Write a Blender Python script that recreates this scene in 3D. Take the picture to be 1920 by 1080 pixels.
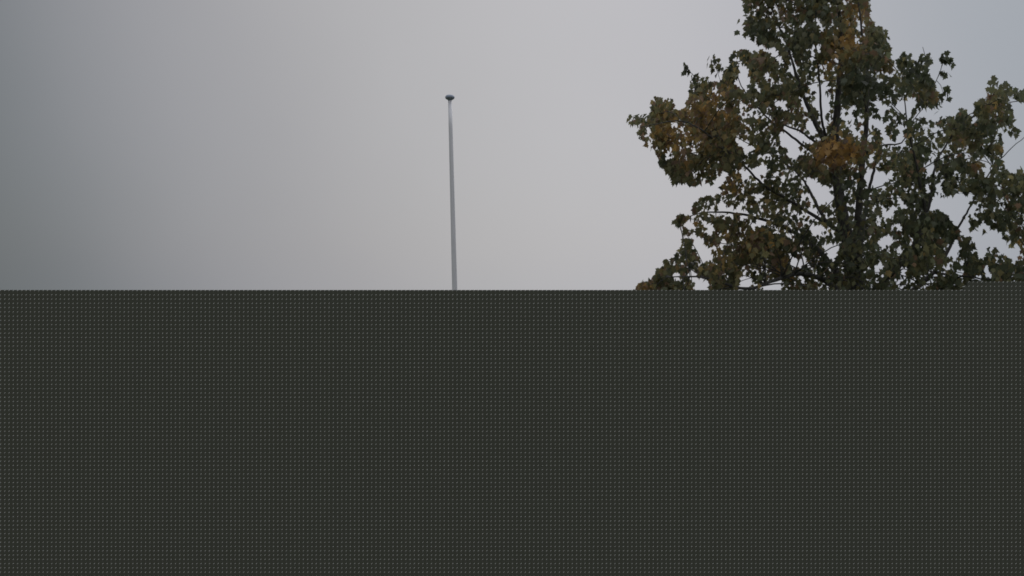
import bpy, math, random
import numpy as np
from mathutils import Vector

for o in list(bpy.data.objects):
    bpy.data.objects.remove(o, do_unlink=True)
C = bpy.context.scene.collection
random.seed(7)
RNG = np.random.default_rng(11)

# ------------------------------------------------------------------ camera
EYE = 1.60
cam = bpy.data.cameras.new('camera')
cam.angle = math.radians(60.0)
cam.clip_end = 3000
cam_ob = bpy.data.objects.new('camera', cam)
C.objects.link(cam_ob)
cam_ob.location = (0, 0, EYE)
cam_ob.rotation_euler = (math.radians(90), 0, 0)
bpy.context.scene.camera = cam_ob
FOC = 960 / math.tan(math.radians(30))       # focal length for a 1920 px wide frame


def at(px, py, dist):
    """Sketch units of a level view -> metres at the given distance."""
    return Vector(((px - 960) / FOC * dist, dist, EYE - (py - 540) / FOC * dist))


# ------------------------------------------------------------------ overcast sky and soft sun
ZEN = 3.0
SUN_EL, SUN_AZ = math.radians(38), math.radians(20)
world = bpy.data.worlds.new('World')
bpy.context.scene.world = world
world.use_nodes = True
nt = world.node_tree
nt.nodes.clear()
N = nt.nodes.new
L = nt.links.new
out = N('ShaderNodeOutputWorld')
bg = N('ShaderNodeBackground')
bg.inputs['Strength'].default_value = 0.10
sky = N('ShaderNodeTexSky')
sky.sky_type = 'NISHITA'
sky.sun_disc = False
sky.sun_elevation = SUN_EL
sky.sun_rotation = SUN_AZ
sky.air_density = 1.0
sky.dust_density = 4.0
tc = N('ShaderNodeTexCoord')
sep = N('ShaderNodeSeparateXYZ')
L(tc.outputs['Generated'], sep.inputs[0])
# heavy cloud bank thickening towards the west (left), thin cloud elsewhere
at2 = N('ShaderNodeMath'); at2.operation = 'ARCTAN2'
L(sep.outputs['X'], at2.inputs[0]); L(sep.outputs['Y'], at2.inputs[1])
noi = N('ShaderNodeTexNoise'); noi.inputs['Scale'].default_value = 2.2
noi.inputs['Detail'].default_value = 3.0
L(tc.outputs['Generated'], noi.inputs['Vector'])
nadd = N('ShaderNodeMath'); nadd.operation = 'MULTIPLY_ADD'
L(noi.outputs['Fac'], nadd.inputs[0]); nadd.inputs[1].default_value = 0.06
L(at2.outputs[0], nadd.inputs[2])
zadd = N('ShaderNodeMath'); zadd.operation = 'MULTIPLY_ADD'
L(sep.outputs['Z'], zadd.inputs[0]); zadd.inputs[1].default_value = 0.36
L(nadd.outputs[0], zadd.inputs[2])
mr = N('ShaderNodeMapRange')
mr.inputs['From Min'].default_value = -1.2
mr.inputs['From Max'].default_value = 1.2
L(zadd.outputs[0], mr.inputs['Value'])
ramp = N('ShaderNodeValToRGB')
ramp.color_ramp.interpolation = 'B_SPLINE'


def pos(a): return (a + 1.2) / 2.4


stops = [(-1.2, (.30, .31, .32)), (-0.80, (.20, .215, .22)), (-0.62, (.136, .149, .154)), (-0.50, (.149, .163, .170)), (-0.43, (.186, .200, .213)),
         (-0.36, (.243, .252, .269)), (-0.28, (.308, .311, .330)), (-0.20, (.345, .345, .362)), (-0.11, (.395, .392, .405)), (-0.02, (.430, .428, .440)),
         (0.12, (.472, .470, .488)), (0.29, (.470, .472, .502)), (0.44, (.405, .418, .465)), (0.58, (.330, .360, .405)),
         (0.70, (.310, .345, .39)), (0.9, (.38, .39, .42)), (1.2, (.42, .43, .45))]
els = ramp.color_ramp.elements
while len(els) > 1:
    els.remove(els[-1])
for i, (a, c) in enumerate(stops):
    e = els[0] if i == 0 else els.new(pos(a))
    e.position = pos(a)
    e.color = (*c, 1)
L(mr.outputs[0], ramp.inputs[0])
# fine mottling of the cloud
no2 = N('ShaderNodeTexNoise'); no2.inputs['Scale'].default_value = 9.0
no2.inputs['Detail'].default_value = 5.0
L(tc.outputs['Generated'], no2.inputs['Vector'])
mo = N('ShaderNodeMapRange')
mo.inputs['To Min'].default_value = 9.85; mo.inputs['To Max'].default_value = 10.15
L(no2.outputs['Fac'], mo.inputs['Value'])
vm = N('ShaderNodeVectorMath'); vm.operation = 'SCALE'
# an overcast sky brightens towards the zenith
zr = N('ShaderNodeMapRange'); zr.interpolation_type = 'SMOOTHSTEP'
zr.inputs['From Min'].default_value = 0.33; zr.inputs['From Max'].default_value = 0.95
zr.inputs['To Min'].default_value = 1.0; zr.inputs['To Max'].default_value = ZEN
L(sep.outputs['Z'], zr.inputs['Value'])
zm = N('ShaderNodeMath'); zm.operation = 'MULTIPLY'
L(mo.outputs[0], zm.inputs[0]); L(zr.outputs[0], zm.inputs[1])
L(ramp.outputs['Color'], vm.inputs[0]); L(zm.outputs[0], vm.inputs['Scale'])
mix = N('ShaderNodeMix'); mix.data_type = 'RGBA'
mix.inputs['Factor'].default_value = 0.97
L(sky.outputs['Color'], mix.inputs['A']); L(vm.outputs[0], mix.inputs['B'])
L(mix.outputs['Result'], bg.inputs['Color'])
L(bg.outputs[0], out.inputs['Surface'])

sun = bpy.data.lights.new('sun', 'SUN')
sun.energy = 0.5
sun.angle = math.radians(35)
sun.color = (1.0, 0.97, 0.93)
sun_ob = bpy.data.objects.new('sun', sun)
C.objects.link(sun_ob)
sd = Vector((math.sin(SUN_AZ) * math.cos(SUN_EL), math.cos(SUN_AZ) * math.cos(SUN_EL), math.sin(SUN_EL)))
sun_ob.rotation_euler = (-sd).to_track_quat('-Z', 'Y').to_euler()
sun_ob.location = (0, 0, 30)

sc = bpy.context.scene
sc.view_settings.view_transform = 'Standard'
sc.view_settings.look = 'None'
sc.view_settings.gamma = 1
sc.view_settings.exposure = 0
sc.cycles.filter_width = 1.7


# ------------------------------------------------------------------ helpers
def new_mat(name, color=(.5, .5, .5), rough=.6, metal=0.0):
    m = bpy.data.materials.new(name)
    m.use_nodes = True
    b = m.node_tree.nodes['Principled BSDF']
    b.inputs['Base Color'].default_value = (*color, 1)
    b.inputs['Roughness'].default_value = rough
    b.inputs['Metallic'].default_value = metal
    return m, m.node_tree, b


def link_mesh(name, verts, faces, mat, parent=None, smooth=False):
    me = bpy.data.meshes.new(name)
    me.from_pydata([tuple(v) for v in verts], [], faces)
    me.materials.append(mat)
    if smooth:
        me.polygons.foreach_set('use_smooth', [True] * len(me.polygons))
    me.update()
    o = bpy.data.objects.new(name, me)
    C.objects.link(o)
    if parent:
        o.parent = parent
    return o


def empty(name, loc, label, cat):
    o = bpy.data.objects.new(name, None)
    C.objects.link(o)
    o.location = loc
    o['label'] = label
    o['category'] = cat
    return o


class Tubes:
    def __init__(s):
        s.v, s.f = [], []

    def add(s, pts, rad, n=8):
        pts = [Vector(p) for p in pts]
        base = len(s.v)
        side = None
        for i, p in enumerate(pts):
            a = pts[max(0, i - 1)]
            b = pts[min(len(pts) - 1, i + 1)]
            d = (b - a).normalized()
            if side is None:
                side = d.orthogonal().normalized()
            side = (side - d * side.dot(d)).normalized()
            up = d.cross(side)
            for k in range(n):
                t = 2 * math.pi * k / n
                s.v.append(p + (side * math.cos(t) + up * math.sin(t)) * rad[i])
        for i in range(len(pts) - 1):
            for k in range(n):
                a = base + i * n + k
                b = base + i * n + (k + 1) % n
                s.f.append((a, b, b + n, a + n))
        s.f.append(tuple(base + k for k in reversed(range(n))))
        e = base + (len(pts) - 1) * n
        s.f.append(tuple(e + k for k in range(n)))


def smooth_path(pts, rad, sub=5, wob=0.0):
    """Catmull-Rom through the points, with a little wander for a grown look."""
    P = [pts[0]] + list(pts) + [pts[-1]]
    R = [rad[0]] + list(rad) + [rad[-1]]
    op, orr = [], []
    for i in range(1, len(P) - 2):
        for j in range(sub):
            t = j / sub
            p0, p1, p2, p3 = P[i - 1], P[i], P[i + 1], P[i + 2]
            q = 0.5 * ((2 * p1) + (p2 - p0) * t + (2 * p0 - 5 * p1 + 4 * p2 - p3) * t * t + (3 * p1 - p0 - 3 * p2 + p3) * t ** 3)
            if wob and (i > 1 or j):
                q = q + Vector((random.uniform(-1, 1), random.uniform(-1, 1), random.uniform(-1, 1))) * wob
            op.append(q)
            orr.append(R[i] * (1 - t) + R[i + 1] * t)
    op.append(pts[-1])
    orr.append(rad[-1])
    return op, orr


# ------------------------------------------------------------------ ground
m_ground, t, b = new_mat('lawn', rough=.95)
n1 = t.nodes.new('ShaderNodeTexNoise'); n1.inputs['Scale'].default_value = 0.35; n1.inputs['Detail'].default_value = 8
c1 = t.nodes.new('ShaderNodeTexCoord')
r1 = t.nodes.new('ShaderNodeValToRGB')
r1.color_ramp.elements[0].position = .35; r1.color_ramp.elements[0].color = (.035, .05, .018, 1)
r1.color_ramp.elements[1].position = .7; r1.color_ramp.elements[1].color = (.075, .075, .035, 1)
t.links.new(c1.outputs['Object'], n1.inputs['Vector'])
t.links.new(n1.outputs['Fac'], r1.inputs[0]); t.links.new(r1.outputs[0], b.inputs['Base Color'])
S = 500
g = link_mesh('ground', [(-S, -S, 0), (S, -S, 0), (S, S, 0), (-S, S, 0)], [(0, 1, 2, 3)], m_ground)
g['kind'] = 'structure'

# ------------------------------------------------------------------ dark patterned wall added as a stand-in for the masked lower view
WD = 3.0
PITCH = 8 / FOC * WD
m_panel, t, b = new_mat('mask_dot_pattern', rough=.75)
tcw = t.nodes.new('ShaderNodeTexCoord')
sx = t.nodes.new('ShaderNodeSeparateXYZ')
t.links.new(tcw.outputs['Object'], sx.inputs[0])


def mth(op, a, bb=None, c=None):
    n = t.nodes.new('ShaderNodeMath'); n.operation = op
    for i, v in enumerate((a, bb, c)):
        if v is None:
            continue
        if isinstance(v, (int, float)):
            n.inputs[i].default_value = v
        else:
            t.links.new(v, n.inputs[i])
    return n.outputs[0]


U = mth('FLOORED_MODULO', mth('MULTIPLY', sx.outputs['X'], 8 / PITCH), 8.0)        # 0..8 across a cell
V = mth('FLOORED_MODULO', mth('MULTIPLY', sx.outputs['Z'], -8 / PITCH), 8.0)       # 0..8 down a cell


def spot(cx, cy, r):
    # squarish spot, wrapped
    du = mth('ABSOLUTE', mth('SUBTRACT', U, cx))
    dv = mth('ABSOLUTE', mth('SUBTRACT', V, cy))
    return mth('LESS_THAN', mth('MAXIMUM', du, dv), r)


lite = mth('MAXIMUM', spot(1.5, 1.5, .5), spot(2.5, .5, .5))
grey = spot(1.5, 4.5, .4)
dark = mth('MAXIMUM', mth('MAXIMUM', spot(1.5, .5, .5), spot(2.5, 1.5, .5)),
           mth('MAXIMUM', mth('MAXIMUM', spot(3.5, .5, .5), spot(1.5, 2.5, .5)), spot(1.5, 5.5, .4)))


def mixc(f, A, B):
    n = t.nodes.new('ShaderNodeMix'); n.data_type = 'RGBA'
    t.links.new(f, n.inputs['Factor'])
    for nm, v in (('A', A), ('B', B)):
        if isinstance(v, tuple):
            n.inputs[nm].default_value = (*v, 1)
        else:
            t.links.new(v, n.inputs[nm])
    return n.outputs['Result']


PANELC = (.080, .083, .066)
col = mixc(dark, PANELC, (.006, .006, .006))
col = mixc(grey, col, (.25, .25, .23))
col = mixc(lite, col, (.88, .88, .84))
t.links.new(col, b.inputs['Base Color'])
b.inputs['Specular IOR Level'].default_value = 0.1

WT = 0.012
k = WD / FOC
z0 = EYE - 3.7 * k           # main top edge level
xs = [-7.0, 848 * k, 856 * k, 8.0]
zs = [z0, z0 + 8 * k, z0 + 16 * k]
prof = [(xs[0], 0), (xs[0], zs[0]), (xs[1], zs[0]), (xs[1], zs[1]), (xs[2], zs[1]), (xs[2], zs[2]), (xs[3], zs[2]), (xs[3], 0)]
# object origin sits at the top of the wall, on a cell corner, so the pattern starts at the edge
ox, oz = -960 * k + PITCH * 0 - 1 * k, z0
vf = [(x - ox, 0, z - oz) for x, z in prof]
vb = [(x - ox, WT, z - oz) for x, z in prof]
n = len(prof)
faces = [(0, 1, 2, 7), (7, 2, 3, 4), (7, 4, 5, 6), (8, 15, 10, 9), (15, 12, 11, 10), (15, 14, 13, 12)]
faces += [(i, i + n, (i + 1) % n + n, (i + 1) % n) for i in range(n)]
panel = link_mesh('mask_panel', vf + vb, faces, m_panel)
panel.location = (ox, WD, oz)
m_post, _, _ = new_mat('galvanised_post', (.30, .30, .31), .5, .6)
for px_ in (-6.6, -4.4, -2.2, 0.0, 2.2, 4.4, 6.6):  # unseen supports added behind the stand-in
    tb = Tubes()
    tb.add([(px_ - ox, WT + .033, -oz), (px_ - ox, WT + .033, -.12)], [.03, .03], 12)
    link_mesh('post', tb.v, tb.f, m_post, panel, False)
panel['label'] = 'dark grey wall with rows of tiny pale slanted dots, added to stand in for the masked lower half of the view'
panel['category'] = 'panel'

# ------------------------------------------------------------------ flagpole
PD = 22.0
kp = PD / FOC
m_pole, t, b = new_mat('brushed_pole_metal', (.33, .33, .36), .5, .1)
nn = t.nodes.new('ShaderNodeTexNoise'); nn.inputs['Scale'].default_value = 6; nn.inputs['Detail'].default_value = 6
mp = t.nodes.new('ShaderNodeMapping'); mp.inputs['Scale'].default_value = (6, 6, .4)
cc = t.nodes.new('ShaderNodeTexCoord')
rr = t.nodes.new('ShaderNodeValToRGB')
rr.color_ramp.elements[0].color = (.66, .655, .70, 1); rr.color_ramp.elements[0].position = .3
rr.color_ramp.elements[1].color = (.74, .735, .78, 1); rr.color_ramp.elements[1].position = .7
t.links.new(cc.outputs['Object'], mp.inputs[0]); t.links.new(mp.outputs[0], nn.inputs['Vector'])
t.links.new(nn.outputs['Fac'], rr.inputs[0]); t.links.new(rr.outputs[0], b.inputs['Base Color'])
m_cap, _, _ = new_mat('dark_cap_metal', (.26, .30, .38), .5, 0.0)
m_rope, _, _ = new_mat('halyard_rope', (.45, .45, .46), .9)
top = at(843.6, 187, PD)
low = at(852.6, 543, PD)
dirp = (top - low).normalized()
base = low - dirp * (low.z / dirp.z)
pole = empty('flagpole', base, 'bare grey flagpole with a flat dark cap, leaning slightly left against the overcast sky', 'flagpole')
H = (top - base).length
tb = Tubes()
zz = [0, .9, 1.6, 3.0, 4.4, 5.6, H]
fr = lambda z: .070 - (.070 - .046) * z / H
dl = (top - base)
tb.add([dl * (z / H) for z in zz], [fr(z) for z in zz], 24)
link_mesh('shaft', tb.v, tb.f, m_pole, pole, True)
# mushroom cap, lathe
pr = [(0.0, .075), (.05, .074), (.09, .062), (.112, .036), (.118, .012), (.112, -.012), (.09, -.032), (.055, -.048), (.044, -.075), (.043, -.09), (0, -.09)]
V_, F_ = [], []
for r_, z_ in pr:
    for q in range(28):
        a = 2 * math.pi * q / 28
        V_.append((r_ * math.cos(a), r_ * math.sin(a), z_))
for i in range(len(pr) - 1):
    for q in range(28):
        a = i * 28 + q; c = i * 28 + (q + 1) % 28
        F_.append((a, a + 28, c + 28, c))
cap = link_mesh('cap', V_, F_, m_cap, pole, True)
cap.location = dl + dl.normalized() * .045
# round foot plate
tb = Tubes()
tb.add([(0, 0, 0), (0, 0, .03), (0, 0, .031), (0, 0, .12)], [.2, .2, .11, .09], 24)
link_mesh('base_plate', tb.v, tb.f, m_pole, pole)

# ------------------------------------------------------------------ maple tree
TD = 18.0
kt = TD / FOC
m_bark, t, b = new_mat('maple_bark', rough=.9)
nb = t.nodes.new('ShaderNodeTexNoise'); nb.inputs['Scale'].default_value = 9; nb.inputs['Detail'].default_value = 8
mpb = t.nodes.new('ShaderNodeMapping'); mpb.inputs['Scale'].default_value = (3, 3, .7)
cb = t.nodes.new('ShaderNodeTexCoord')
rb = t.nodes.new('ShaderNodeValToRGB')
rb.color_ramp.elements[0].color = (.030, .029, .028, 1); rb.color_ramp.elements[0].position = .35
rb.color_ramp.elements[1].color = (.095, .088, .080, 1); rb.color_ramp.elements[1].position = .7
bp = t.nodes.new('ShaderNodeBump'); bp.inputs['Strength'].default_value = .5; bp.inputs['Distance'].default_value = .02
t.links.new(cb.outputs['Object'], mpb.inputs[0]); t.links.new(mpb.outputs[0], nb.inputs['Vector'])
t.links.new(nb.outputs['Fac'], rb.inputs[0]); t.links.new(rb.outputs[0], b.inputs['Base Color'])
t.links.new(nb.outputs['Fac'], bp.inputs['Height']); t.links.new(bp.outputs[0], b.inputs['Normal'])

tree_base = at(1604, 540, TD); tree_base.z = 0
tree = empty('maple_tree', tree_base, 'tall maple with drooping dark green leaves turning orange brown, rising behind the wall', 'tree')
GR = 540 + EYE * FOC / TD    # sketch row of the ground at the tree


def loc3(px, py, off): return at(px, py, TD + off) - tree_base


LIMBS = {  # (x, y, depth offset, radius in m)
 'trunk': [(1604, GR, 0, .26), (1604, GR - 12, 0, .21), (1603, 600, 0, .19), (1601, 530, 0, .17), (1594, 470, 0, .14), (1580, 405, 0, .115), (1570, 335, .1, .095),
           (1566, 260, .1, .08), (1572, 180, .1, .062), (1577, 90, .2, .045), (1572, 0, .2, .032), (1566, -120, .2, .012)],
 'a': [(1601, 530, 0, .10), (1607, 440, -.3, .075), (1612, 350, -.5, .06), (1622, 260, -.6, .048), (1626, 160, -.7, .032), (1616, 60, -.8, .020), (1600, -80, -.6, .008)],
 'b': [(1569, 300, .1, .060), (1541, 254, .2, .055), (1517, 205, .5, .042), (1496, 150, .8, .030), (1478, 90, 1.0, .022), (1445, 10, 1.1, .015), (1428, -80, 1.1, .008)],
 'c': [(1556, 270, .1, .030), (1543, 235, -.1, .026), (1538, 180, -.2, .022), (1532, 110, -.3, .017), (1528, 50, -.3, .013), (1538, -60, -.2, .007)],
 'd': [(1560, 290, .1, .030), (1526, 264, -.2, .024), (1500, 246, -.5, .020), (1468, 232, -.8, .016), (1420, 200, -1.1, .011), (1350, 150, -1.5, .006)],
 'e': [(1566, 315, .1, .034), (1512, 277, .5, .027), (1480, 252, .7, .023), (1440, 222, 1.0, .018), (1395, 170, 1.4, .012), (1375, 120, 1.6, .007)],
 'f': [(1587, 440, 0, .055), (1552, 420, .2, .042), (1500, 388, .5, .030), (1436, 350, .6, .026), (1398, 314, .4, .022), (1340, 262, -2.0, .018), (1280, 228, -2.1, .012), (1200, 238, -2.2, .006)],
 'g': [(1552, 420, -.4, .040), (1537, 395, -.3, .034), (1520, 362, 0, .028), (1500, 330, .4, .020), (1450, 290, .8, .014), (1390, 262, 1.2, .009), (1330, 220, 1.5, .005)],
 'h': [(1601, 560, 0, .085), (1560, 500, .4, .062), (1520, 455, .9, .048), (1455, 420, 1.3, .035), (1380, 400, 1.7, .024), (1310, 400, 1.9, .013), (1272, 418, 1.9, .006)],
 'i': [(1602, 590, 0, .070), (1560, 535, -.7, .055), (1510, 514, -1.2, .044), (1465, 521, -1.6, .036), (1400, 541, -2.0, .027), (1320, 520, -2.2, .018), (1250, 520, -2.3, .008)],
 'j': [(1602, 560, 0, .075), (1612, 470, .4, .055), (1627, 370, .8, .034), (1640, 312, .9, .028), (1652, 274, 1.0, .022), (1690, 268, 1.2, .015), (1703, 240, 1.4, .011), (1740, 190, 1.6, .006)],
 'k': [(1602, 590, 0, .095), (1655, 530, -.4, .070), (1708, 470, -.7, .050), (1732, 400, -.9, .040), (1728, 360, -1.0, .028), (1716, 300, -1.1, .020), (1700, 220, -1.2, .012), (1690, 120, -1.2, .006)],
 'l': [(1732, 400, -.9, .034), (1742, 386, -.9, .028), (1750, 330, -.8, .024), (1762, 290, -.6, .020), (1800, 240, -.3, .015), (1850, 200, 0, .010), (1895, 170, .2, .006)],
 'm': [(1602, 610, 0, .085), (1690, 560, .6, .060), (1760, 500, 1.0, .040), (1796, 427, 1.2, .025), (1815, 395, 1.2, .020), (1834, 360, 1.2, .017), (1862, 315, 1.3, .013), (1905, 270, 1.5, .008), (1960, 230, 1.6, .005)],
 'n': [(1690, 560, .6, .050), (1760, 545, -.4, .036), (1800, 518, -.8, .018), (1845, 524, -.9, .014), (1872, 519, -1.0, .012), (1930, 480, -1.2, .009), (1990, 440, -1.4, .006)],
 'o': [(1690, 120, -1.2, .010), (1730, 190, -1.3, .009), (1750, 162, -1.4, .008), (1762, 135, -1.4, .006), (1768, 112, -1.4, .004)],
 'p': [(1834, 360, 1.2, .014), (1870, 375, .9, .010), (1890, 400, .6, .006), (1935, 440, .3, .004)],
 'q': [(1850, 205, 0, .010), (1862, 290, .1, .010), (1858, 325, .2, .009), (1890, 345, .2, .007), (1950, 350, .1, .005)],
}
limb_nodes = []
order = list(LIMBS)
for nm in order:
    pts = [loc3(x, y, d) for x, y, d, r in LIMBS[nm]]
    rad = [r for *_, r in LIMBS[nm]]
    P, R = smooth_path(pts, rad, 6, 0.004 if nm == 'trunk' else .010)
    tb = Tubes()
    tb.add(P, R, 14 if nm == 'trunk' else 9)
    link_mesh('trunk' if nm == 'trunk' else 'limb', tb.v, tb.f, m_bark, tree, True)
    if True:
        limb_nodes += [(p, r) for p, r in zip(P, R) if p.z > 1.4]

# --- silhouette of the crown (sketch units), gaps between the foliage masses
OUT = [(1470, -230), (1425, -140), (1403, -60), (1393, 0), (1396, 20), (1408, 34), (1398, 28), (1394, 48), (1400, 66), (1409, 76), (1422, 66),
 (1424, 84), (1438, 84), (1455, 95), (1468, 112), (1474, 126), (1462, 122), (1447, 108), (1438, 98), (1418, 99), (1405, 98), (1388, 96), (1373, 97), (1374, 108), (1388, 116),
 (1398, 126), (1407, 132), (1403, 140), (1405, 160), (1407, 178), (1388, 168), (1375, 160), (1383, 140), (1386, 125),
 (1377, 116), (1364, 120), (1360, 135), (1356, 150), (1352, 158), (1335, 152), (1318, 142), (1300, 138), (1294, 155), (1293, 180), (1285, 205),
 (1275, 211), (1263, 208), (1262, 188), (1245, 188), (1226, 184), (1221, 200), (1224, 214), (1205, 220), (1190, 215), (1176, 222), (1171, 230), (1182, 238), (1195, 250), (1200, 268),
 (1212, 275), (1232, 290), (1238, 315), (1253, 328), (1262, 345), (1280, 345), (1300, 354), (1318, 345), (1334, 347), (1345, 333), (1358, 322), (1367, 318), (1363, 336), (1350, 350),
 (1340, 365), (1322, 370), (1302, 382), (1297, 395), (1300, 412), (1290, 405), (1278, 404), (1266, 410), (1264, 426), (1276, 432), (1282, 450), (1273, 470), (1264, 485),
 (1250, 490), (1244, 502), (1231, 508), (1228, 522), (1212, 529), (1196, 530), (1190, 545), (1180, 600), (1300, 625), (1450, 622), (1600, 610), (1800, 625), (1960, 620),
 (2080, 560), (2120, 450), (2090, 330), (2050, 240), (2000, 190), (1950, 172), (1915, 170), (1900, 166), (1885, 152), (1870, 148), (1853, 140), (1854, 165), (1848, 184), (1830, 190),
 (1826, 218), (1818, 226), (1812, 209), (1798, 208), (1792, 224), (1775, 221), (1757, 213), (1745, 226), (1725, 224), (1720, 214), (1732, 208), (1740, 198),
 (1752, 206), (1766, 203), (1757, 182), (1751, 160), (1742, 145), (1738, 130), (1748, 118), (1746, 104), (1735, 100), (1730, 96), (1722, 110), (1713, 116), (1706, 102), (1690, 104),
 (1682, 118), (1668, 112), (1668, 100), (1675, 92), (1663, 84), (1666, 70), (1657, 55), (1648, 58), (1636, 38), (1630, 20), (1633, 0), (1630, -50), (1600, -140), (1550, -230)]
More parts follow.
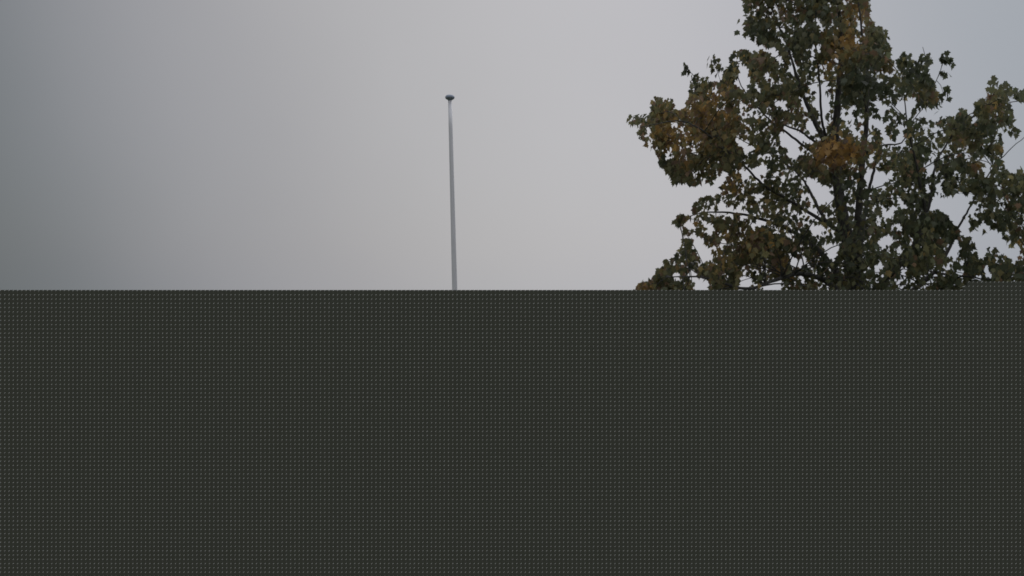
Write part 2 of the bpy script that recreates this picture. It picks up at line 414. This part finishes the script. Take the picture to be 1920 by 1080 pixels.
HOLES = [
 [(1455, 190), (1475, 189), (1477, 207), (1468, 210), (1452, 198)], [(1463, 255), (1474, 247), (1492, 262), (1516, 284), (1510, 294), (1490, 298), (1474, 296), (1478, 280), (1463, 268)],
 [(1470, 233), (1500, 248), (1526, 264), (1522, 274), (1490, 259), (1472, 244)], [(1500, 184), (1508, 186), (1520, 208), (1512, 214), (1502, 200)], [(1517, 222), (1524, 228), (1532, 252), (1522, 257), (1514, 240)],
 [(1526, 178), (1548, 178), (1563, 207), (1552, 212), (1546, 225), (1554, 250), (1544, 254), (1537, 230)], [(1380, 256), (1410, 272), (1413, 286), (1398, 292), (1391, 280), (1379, 272)],
 [(1398, 314), (1416, 320), (1436, 345), (1424, 350)], [(1386, 322), (1402, 326), (1406, 338), (1392, 340)], [(1462, 332), (1470, 335), (1472, 347), (1463, 348)], [(1448, 326), (1460, 322), (1460, 334), (1450, 334)],
 [(1420, 312), (1432, 314), (1434, 326), (1426, 328)],
 [(1508, 334), (1536, 336), (1540, 350), (1556, 353), (1562, 376), (1556, 384), (1546, 374), (1540, 395), (1528, 372), (1514, 352)], [(1504, 364), (1518, 364), (1522, 374), (1504, 374)], [(1522, 378), (1538, 412), (1519, 404)],
 [(1518, 424), (1536, 424), (1548, 437), (1530, 443), (1518, 435)], [(1545, 460), (1566, 452), (1575, 468), (1570, 485), (1556, 493), (1545, 476)], [(1580, 383), (1589, 388), (1592, 413), (1586, 407)],
 [(1602, 394), (1621, 396), (1616, 410), (1613, 430), (1604, 428)], [(1649, 390), (1656, 386), (1663, 396), (1674, 386), (1684, 389), (1678, 403), (1664, 413), (1650, 404)], [(1652, 448), (1664, 436), (1675, 446), (1677, 464), (1650, 464)],
 [(1672, 424), (1692, 418), (1693, 442), (1682, 434)], [(1684, 372), (1692, 372), (1696, 392), (1688, 390)], [(1643, 412), (1651, 410), (1650, 424), (1645, 424)],
 [(1321, 430), (1334, 420), (1342, 426), (1328, 448)], [(1297, 442), (1306, 436), (1319, 448), (1321, 463), (1331, 474), (1336, 490), (1325, 494), (1312, 482), (1298, 470)], [(1349, 457), (1358, 449), (1365, 462), (1351, 465)],
 [(1354, 384), (1361, 381), (1363, 398), (1353, 400)], [(1404, 424), (1416, 412), (1436, 411), (1436, 426), (1412, 431)], [(1411, 365), (1430, 366), (1431, 383), (1415, 378)], [(1304, 526), (1322, 522), (1331, 535), (1332, 562), (1302, 562)],
 [(1291, 511), (1300, 509), (1303, 523), (1295, 525)], [(1260, 516), (1273, 517), (1274, 527), (1263, 527)], [(1388, 522), (1398, 515), (1412, 527), (1408, 538), (1382, 552)], [(1438, 528), (1466, 524), (1464, 560), (1424, 560)],
 [(1481, 486), (1492, 482), (1513, 490), (1508, 502), (1484, 502)], [(1500, 512), (1510, 512), (1508, 536), (1500, 536)],
 [(1284, 416), (1296, 412), (1304, 424), (1290, 428)],
 [(1635, 227), (1667, 226), (1662, 250), (1669, 266), (1656, 266), (1640, 240)], [(1682, 236), (1692, 234), (1697, 250), (1690, 266), (1680, 262)], [(1652, 266), (1692, 264), (1700, 262), (1694, 284), (1684, 275), (1656, 276)],
 [(1630, 284), (1642, 284), (1641, 302), (1632, 306)], [(1622, 322), (1636, 318), (1662, 326), (1676, 322), (1676, 332), (1662, 336), (1661, 356), (1650, 352), (1620, 352)],
 [(1735, 316), (1750, 310), (1764, 326), (1750, 330), (1738, 330)], [(1840, 298), (1854, 298), (1859, 316), (1857, 336), (1842, 334)], [(1806, 282), (1817, 290), (1814, 298)], [(1792, 320), (1800, 318), (1802, 331), (1792, 330)],
 [(1754, 350), (1766, 338), (1768, 366), (1754, 366)], [(1735, 346), (1746, 348), (1746, 366), (1735, 364)],
 [(1678, 192), (1706, 184), (1718, 184), (1720, 204), (1700, 208), (1682, 206)], [(1816, 238), (1824, 218), (1834, 222), (1834, 230)], [(1762, 245), (1772, 246), (1776, 254), (1767, 254)],
 [(1636, 196), (1652, 190), (1660, 200), (1656, 222), (1648, 210)], [(1592, 200), (1602, 198), (1602, 214), (1594, 216)],
 [(1888, 192), (1898, 186), (1925, 196), (1970, 210), (1960, 300), (1912, 312), (1900, 332), (1890, 322), (1876, 302), (1882, 286), (1880, 262), (1870, 244), (1882, 244), (1896, 262), (1913, 260), (1904, 222)],
 [(1741, 390), (1752, 366), (1776, 373), (1790, 364), (1829, 364), (1796, 426), (1786, 427), (1775, 405), (1760, 392), (1740, 400)],
 [(1798, 430), (1828, 372), (1826, 400), (1816, 418), (1826, 432), (1846, 420), (1862, 432), (1878, 438), (1884, 460), (1900, 465), (1912, 460), (1908, 480), (1903, 500), (1893, 490), (1880, 470), (1864, 464), (1850, 464), (1843, 478), (1843, 500), (1838, 492), (1830, 460), (1815, 450), (1800, 446)],
 [(1868, 368), (1888, 388), (1890, 398), (1876, 394)], [(1846, 500), (1854, 500), (1862, 524), (1846, 524)], [(1820, 518), (1836, 516), (1842, 528), (1820, 530)], [(1796, 508), (1808, 512), (1806, 530), (1798, 526)],
 [(1782, 466), (1791, 452), (1798, 452), (1797, 470), (1786, 488), (1773, 480)], [(1774, 494), (1780, 490), (1778, 502)], [(1784, 488), (1790, 490), (1787, 504), (1782, 500)], [(1800, 490), (1809, 492), (1808, 502), (1800, 500)],
 [(1690, 500), (1702, 504), (1702, 526), (1692, 520)], [(1680, 470), (1690, 460), (1694, 472), (1684, 488)], [(1640, 500), (1658, 498), (1656, 508), (1644, 510)],
 [(1516, 148), (1522, 160), (1545, 168), (1548, 150), (1556, 152), (1556, 166), (1545, 172), (1516, 170)],
 [(1478, 98), (1484, 100), (1494, 132), (1490, 136), (1480, 118)], [(1524, 84), (1530, 84), (1525, 120), (1519, 120)], [(1531, 80), (1540, 88), (1540, 102), (1530, 102)],
 [(1452, 8), (1462, 10), (1462, 20), (1456, 20)], [(1500, 46), (1512, 40), (1510, 52), (1502, 54)], [(1523, 28), (1530, 28), (1540, 50), (1548, 56), (1542, 60), (1530, 44)],
 [(1576, 0), (1586, 4), (1592, 18), (1586, 18)], [(1570, 22), (1578, 22), (1576, 32), (1571, 31)], [(1608, 52), (1618, 54), (1616, 72), (1612, 72)], [(1598, 74), (1612, 74), (1612, 82), (1602, 82)],
 [(1436, 140), (1442, 140), (1452, 152), (1446, 156)], [(1408, 156), (1416, 160), (1430, 176), (1424, 176)], [(1646, 148), (1660, 150), (1658, 162), (1648, 160)],
 [(1256, 228), (1272, 232), (1270, 242), (1258, 240)], [(1212, 240), (1224, 244), (1220, 256), (1212, 252)], [(1296, 320), (1310, 322), (1310, 332), (1298, 332)], [(1244, 282), (1256, 290), (1258, 304), (1248, 302)],
]


def inside(poly, X, Y):
    P = np.array(poly, float)
    x1, y1 = P[:, 0], P[:, 1]
    x2, y2 = np.roll(x1, -1), np.roll(y1, -1)
    X = X[:, None]; Y = Y[:, None]
    c = ((y1 > Y) != (y2 > Y)) & (X < (x2 - x1) * (Y - y1) / (y2 - y1 + 1e-9) + x1)
    return (c.sum(1) % 2) == 1


def crown_ok(X, Y):
    ok = inside(OUT, X, Y)
    for h in HOLES:
        hx = [p[0] for p in h]; hy = [p[1] for p in h]
        m = ok & (X > min(hx)) & (X < max(hx)) & (Y > min(hy)) & (Y < max(hy))
        idx = np.nonzero(m)[0]
        if len(idx):
            ins = inside(h, X[idx], Y[idx])
            ok[idx[ins]] = False
    return ok


def project(P):  # tree-local metres -> sketch units
    W = P + np.array(tree_base)
    return 960 + W[:, 0] / W[:, 1] * FOC, 540 - (W[:, 2] - EYE) / W[:, 1] * FOC


# --- clumps of foliage: sample clump centres through the crown's volume
def depth_half(x, y):
    rx = np.clip(1 - ((x - 1610) / 470.0) ** 2, 0.03, 1)
    ry = np.clip((y + 260) / 420.0, 0.08, 1)
    return 3.3 * np.sqrt(rx) * ry


NC = 420
cx = RNG.uniform(1165, 2120, NC * 6); cy = RNG.uniform(-240, 630, NC * 6)
ok = crown_ok(cx, cy)
cx, cy = cx[ok][:NC], cy[ok][:NC]
cd = RNG.uniform(-1, 1, len(cx)) * depth_half(cx, cy)
clumps = np.array([loc3(a, b_, c_) for a, b_, c_ in zip(cx, cy, cd)])

lim = np.array([p for p, r in limb_nodes]); limr = np.array([r for p, r in limb_nodes])
tw = Tubes()
axis_x = 0.0
spray_pts = []
clump_tone = RNG.normal(0, 1, len(clumps))


def in_gap(P):
    X, Y = project(np.array(P))
    return (~crown_ok(X, Y)).mean()


for i, c in enumerate(clumps):
    d = np.linalg.norm(lim - c, axis=1) + np.maximum(0, lim[:, 2] - c[2] + .1) * .8
    j = int(np.argmin(d))
    p0 = Vector(lim[j]); p1 = Vector(c)
    mid = (p0 + p1) / 2 + Vector((random.uniform(-.06, .06), random.uniform(-.06, .06), .10 * (p1 - p0).length))
    P, R = smooth_path([p0, mid, p1], [min(limr[j] * .6, .016), .010, .006], 4, .008)
    if in_gap(P) < .12:
        tw.add(P, R, 5)
    ns = 8
    for s in range(ns):
        v = Vector(RNG.normal(0, 1, 3)); v.normalize(); v.z = v.z * .7 + .15
        q = p1 + v * random.uniform(.22, .62)
        P, R = smooth_path([p1, (p1 + q) / 2 + Vector((0, 0, .05)), q], [.006, .004, .0025], 3, .004)
        if in_gap(P) < .12:
            tw.add(P, R, 4)
        spray_pts.append((i, P))
ob = link_mesh('twigs', tw.v, tw.f, m_bark, tree, True)
# the two thin bare shoots at the top right
for pts in ([(1750, 162), (1762, 138), (1768, 112)], [(1757, 152), (1764, 160), (1769, 176)], [(1764, 134), (1771, 133)], [(1735, 106), (1730, 88)], [(1285, 122), (1296, 137), (1312, 150)], [(1340, 116), (1345, 135), (1352, 155)]):
    tb = Tubes()
    tb.add([loc3(x, y, -1.4) for x, y in pts], [.006, .005, .003][:len(pts)], 5)
    link_mesh('shoot', tb.v, tb.f, m_bark, tree, True)

# --- leaves
leaf_xy = np.array([(0, 0), (.17, -.10), (.34, -.02), (.30, .12), (.44, .16), (.62, .40), (.42, .42), (.30, .50), (.33, .70), (.16, .66), (0, 1.0),
                    (-.16, .66), (-.33, .70), (-.30, .50), (-.42, .42), (-.62, .40), (-.44, .16), (-.30, .12), (-.34, -.02), (-.17, -.10)])
ctr = np.array([(0, .34)])
lp = np.vstack([leaf_xy, ctr])
NV = len(lp)
NL = 60000
# candidates along the sprays
W = []
Wi = []
segs = [(i, np.array([tuple(p) for p in P])) for i, P in spray_pts]
pick = RNG.integers(0, len(segs), int(NL * .55))
for kx in pick:
    i, P = segs[kx]
    tpar = random.random() ** .7 * (len(P) - 1)
    a = int(min(tpar, len(P) - 2)); f = tpar - a
    W.append(P[a] * (1 - f) + P[a + 1] * f + RNG.normal(0, .085, 3)); Wi.append(i)
# fill between the clumps
nf = int(NL * .9)
fx = RNG.uniform(1165, 2120, nf); fy = RNG.uniform(-240, 630, nf)
okf = crown_ok(fx, fy)
fx, fy = fx[okf], fy[okf]
fd = RNG.uniform(-1, 1, len(fx)) * depth_half(fx, fy)
F3 = np.stack([(fx - 960) / FOC * (TD + fd), TD + fd, EYE - (fy - 540) / FOC * (TD + fd)], 1) - np.array(tree_base)
# leaves keep to clusters: drop those far from any clump centre, more on the outer crown
near = np.zeros(len(F3)); nid = np.zeros(len(F3), int)
for s in range(0, len(F3), 4000):
    D = np.linalg.norm(F3[s:s + 4000, None, :] - clumps[None], axis=2)
    nid[s:s + 4000] = D.argmin(1); near[s:s + 4000] = D.min(1)
keep = RNG.random(len(F3)) < np.clip(1.35 - near / .75, 0.10, 1)
F3, nid = F3[keep], nid[keep]
# edge clusters: leaves set just inside the outline so that the silhouette is well described
E3, Ei = [], []
OP = np.array(OUT, float)
for a, b_ in zip(OP, np.roll(OP, -1, 0)):
    ln = np.linalg.norm(b_ - a)
    if max(a[1], b_[1]) > 600: continue
    for q in range(int(ln / 2.0)):
        p = a + (b_ - a) * random.random()
        nrm = np.array([(b_ - a)[1], -(b_ - a)[0]]) / (ln + 1e-6)
        p = p - nrm * 0 + RNG.normal(0, 9, 2)
        dd = random.uniform(-.5, .5) * float(depth_half(p[0], p[1]))
        E3.append(np.array(loc3(p[0], p[1], dd))); Ei.append(0)
E3 = np.array(E3)
Dn = np.linalg.norm(E3[:, None, :] - clumps[None], axis=2)
Ei = Dn.argmin(1)
extra = []
for (x, y, nlv, sp) in [(1771, 110, 12, 6), (1771, 136, 4, 4), (1777, 137, 2, 2), (1772, 170, 6, 5), (1770, 180, 3, 4), (1285, 127, 9, 4), (1338, 112, 9, 5), (1342, 128, 11, 6), (1376, 122, 11, 7), (1364, 142, 12, 7), (1865, 462, 0, 3),
                        (1700, 112, 6, 5), (1652, 66, 18, 7), (1407, 6, 8, 6), (1403, 52, 18, 8), (1426, 74, 8, 5), (1832, 418, 16, 9), (1862, 400, 16, 10), (1893, 385, 18, 9), (1900, 440, 16, 10), (1866, 205, 10, 8)]:
    for q in range(nlv):
        extra.append(np.array(loc3(x + random.gauss(0, sp), y + random.gauss(0, sp), -1.4 if x > 1690 else 0.4)))
for q in range(95):     # the ochre spray hanging in front of the fork
    extra.append(np.array(loc3(random.gauss(1568, 22), 268 + abs(random.gauss(0, 1)) * 22 - random.random() * 8, random.uniform(-1.5, -.9))))
nex = len(extra)
A = np.vstack([np.array(W), F3, E3])
I = np.concatenate([np.array(Wi), nid, Ei])
size = RNG.uniform(.080, .145, len(A))
# leaf frame: tip hangs down and outwards
n_all = len(A)
PX, PY = project(A + np.array([0, 0, -.05]))
m = crown_ok(PX, PY)
A, I, size = A[m], I[m], size[m]
A = np.vstack([A, np.array(extra)]); I = np.concatenate([I, np.linalg.norm(np.array(extra)[:, None] - clumps[None], axis=2).argmin(1)])
size = np.concatenate([size, RNG.uniform(.10, .15, nex)])
n_all = len(A)
tip = RNG.normal(0, .40, (n_all, 3)); tip[:, 2] -= 1.0
tip[:, 0] += .25 * np.sign(A[:, 0]) * np.clip(np.abs(A[:, 0]) / 3, 0, 1)
tip /= np.linalg.norm(tip, axis=1)[:, None]
nr = RNG.normal(0, 1, (n_all, 3)); nr[:, 2] += .5
nr -= tip * (nr * tip).sum(1)[:, None]
nr /= np.linalg.norm(nr, axis=1)[:, None]
sd_ = np.cross(tip, nr)
# keep whole leaves out of the gaps: test the tip too
PX, PY = project(A + tip * (size * .8)[:, None])
m2 = crown_ok(PX, PY) | (RNG.random(n_all) < .30)
m2[-nex:] = True
A, I, size, tip, nr, sd_ = A[m2], I[m2], size[m2], tip[m2], nr[m2], sd_[m2]
# foliage sits at the ends of the wood: the limbs' inner lengths stay mostly bare
PX, PY = project(A)
LN = np.array([p for (p, r_) in limb_nodes if r_ > .016]); LR = np.array([r_ for (p, r_) in limb_nodes if r_ > .016])
LX, LY = project(LN)
LY_D = LN[:, 1]
bare = np.zeros(len(A), bool)
for s in range(0, len(A), 4000):
    q = slice(s, s + 4000)
    D3 = np.linalg.norm(A[q, None, :] - LN[None], axis=2)
    near3 = (D3 < .22).any(1)
    hid = ((np.hypot(PX[q, None] - LX[None], PY[q, None] - LY[None]) < (LR * 100 + 7)[None]) & (A[q, None, 1] < LY_D[None])).any(1)
    bare[q] = near3 | hid
lacy = np.zeros(len(A))
for fq, am in ((1.7, 1.0), (3.9, .7), (8.3, .5)):
    ph = RNG.uniform(0, 6.28, 9)
    lacy += am * np.sin(A[:, 0] * fq * 1.9 + ph[0] + 1.3 * np.sin(A[:, 2] * fq + ph[1])) * np.sin(A[:, 2] * fq * 2.1 + ph[2] + 1.1 * np.sin(A[:, 1] * fq + ph[3])) * np.sin(A[:, 1] * fq * 1.1 + ph[4])
kp_ = ~(bare & (RNG.random(len(A)) < .45)) & ~(RNG.random(len(A)) < np.clip(.06 + .03 * np.clip((PX - 1600) / 150, 0, 1) + .22 * np.clip((PX - 1800) / 60, 0, 1) * (PY < 475) + lacy * .56, 0, .85))
kp_[-nex:] = True
A, I, size, tip, nr, sd_ = A[kp_], I[kp_], size[kp_], tip[kp_], nr[kp_], sd_[kp_]
n_all = len(A)
fold = RNG.uniform(.05, .45, n_all); curl = RNG.uniform(-.1, .35, n_all); wid = RNG.uniform(.62, 1.0, n_all)
lx = lp[None, :, 0] * wid[:, None]; ly = np.repeat(lp[None, :, 1], n_all, 0)
lz = np.abs(lp[None, :, 0]) * fold[:, None] - curl[:, None] * ly ** 2
VV = A[:, None, :] + size[:, None, None] * (sd_[:, None, :] * lx[..., None] + tip[:, None, :] * ly[..., None] + nr[:, None, :] * lz[..., None])
VV = VV.reshape(-1, 3)
ring = NV - 1
tri = np.array([(q, (q + 1) % ring, ring) for q in range(ring)])
FF = (tri[None] + (np.arange(n_all) * NV)[:, None, None]).reshape(-1)
me = bpy.data.meshes.new('crown')
me.vertices.add(len(VV)); me.vertices.foreach_set('co', VV.ravel())
nt_ = len(FF) // 3
me.loops.add(len(FF)); me.loops.foreach_set('vertex_index', FF.astype(np.int32))
me.polygons.add(nt_)
me.polygons.foreach_set('loop_start', np.arange(nt_, dtype=np.int32) * 3)
me.polygons.foreach_set('loop_total', np.full(nt_, 3, dtype=np.int32))
me.update(calc_edges=True)
# autumn tint: each leaf has its own pigment; whole sprays turn together
AUT = [(1568, 285, 44, 1.25, 32), (1590, 75, 38, 1.0, 38), (1330, 190, 45, .75, 40), (1290, 265, 55, .55, 45), (1390, 240, 45, .35, 40), (1300, 420, 35, .45, 40),
       (1390, 440, 45, .55, 50), (1480, 480, 30, .3, 30), (1610, 20, 30, .7, 25), (1555, 130, 22, .7, 40), (1380, 340, 30, .3, 30), (1665, 130, 25, .7, 20), (1810, 270, 22, .6, 25), (1735, 175, 25, .5, 18),
       (1860, 195, 25, .6, 25), (1440, 110, 50, .3, 30), (1780, 250, 22, .3, 22), (1835, 310, 12, .8, 9), (1915, 470, 18, .9, 20), (1870, 275, 12, .8, 10), (1640, 430, 18, .3, 15), (1340, 470, 25, .4, 30),
       (1245, 230, 40, .3, 30), (1530, 545, 30, .4, 25), (1470, 25, 30, .4, 20), (1700, 345, 25, .25, 18), (1500, 210, 40, .3, 30), (1210, 540, 18, .6, 10), (1460, 230, 22, .4, 14)]
PX, PY = project(A)
au = np.zeros(n_all)
for (x, y, rx, st, ry) in AUT:
    au += .72 * st * np.exp(-(((PX - x) / rx) ** 2 + ((PY - y) / ry) ** 2)) * (1.25 if st > 1.2 else 1)
au *= np.clip(1.0 - A[:, 1] / 2.5, .5, 1.25)
au += .10 * clump_tone[I] + RNG.normal(0, .17, n_all) + .08 + .17 * np.clip((1640 - PX) / 250, 0, 1)
au = np.clip(au * RNG.uniform(.7, 1.2, n_all), 0, 1.15)[:, None]
green = np.array([.074, .086, .050]); olive = np.array([.150, .134, .062]); orange = np.array([.31, .185, .062]); brown = np.array([.165, .108, .068])
colr = np.where(au < .5, green + (olive - green) * au * 2, olive + (orange - olive) * np.clip(au * 2 - 1, 0, 1))
isb = (RNG.random(n_all) < .22)[:, None] & (au > .35)
colr = np.where(isb, brown, colr)
colr = colr * (1 + RNG.normal(0, .22, n_all))[:, None].clip(.5, 1.7) * np.exp(.12 * clump_tone[I])[:, None]
att = me.color_attributes.new('leaf_tint', 'FLOAT_COLOR', 'CORNER')
cl = np.ones((n_all, 4)); cl[:, :3] = colr
att.data.foreach_set('color', np.repeat(cl, ring * 3, axis=0).ravel())
m_leaf, t, b = new_mat('maple_leaf', rough=.55)
va = t.nodes.new('ShaderNodeVertexColor'); va.layer_name = 'leaf_tint'
t.links.new(va.outputs['Color'], b.inputs['Base Color'])
b.inputs['Specular IOR Level'].default_value = .35
tr = t.nodes.new('ShaderNodeBsdfTranslucent')
gm = t.nodes.new('ShaderNodeVectorMath'); gm.operation = 'SCALE'; gm.inputs['Scale'].default_value = 1.5
t.links.new(va.outputs['Color'], gm.inputs[0]); t.links.new(gm.outputs[0], tr.inputs['Color'])
ms = t.nodes.new('ShaderNodeMixShader'); ms.inputs[0].default_value = .45
om = [x for x in t.nodes if x.type == 'OUTPUT_MATERIAL'][0]
t.links.new(b.outputs[0], ms.inputs[1]); t.links.new(tr.outputs[0], ms.inputs[2]); t.links.new(ms.outputs[0], om.inputs['Surface'])
me.materials.append(m_leaf)
crown = bpy.data.objects.new('crown', me)
C.objects.link(crown)
crown.parent = tree
print('leaves', n_all)
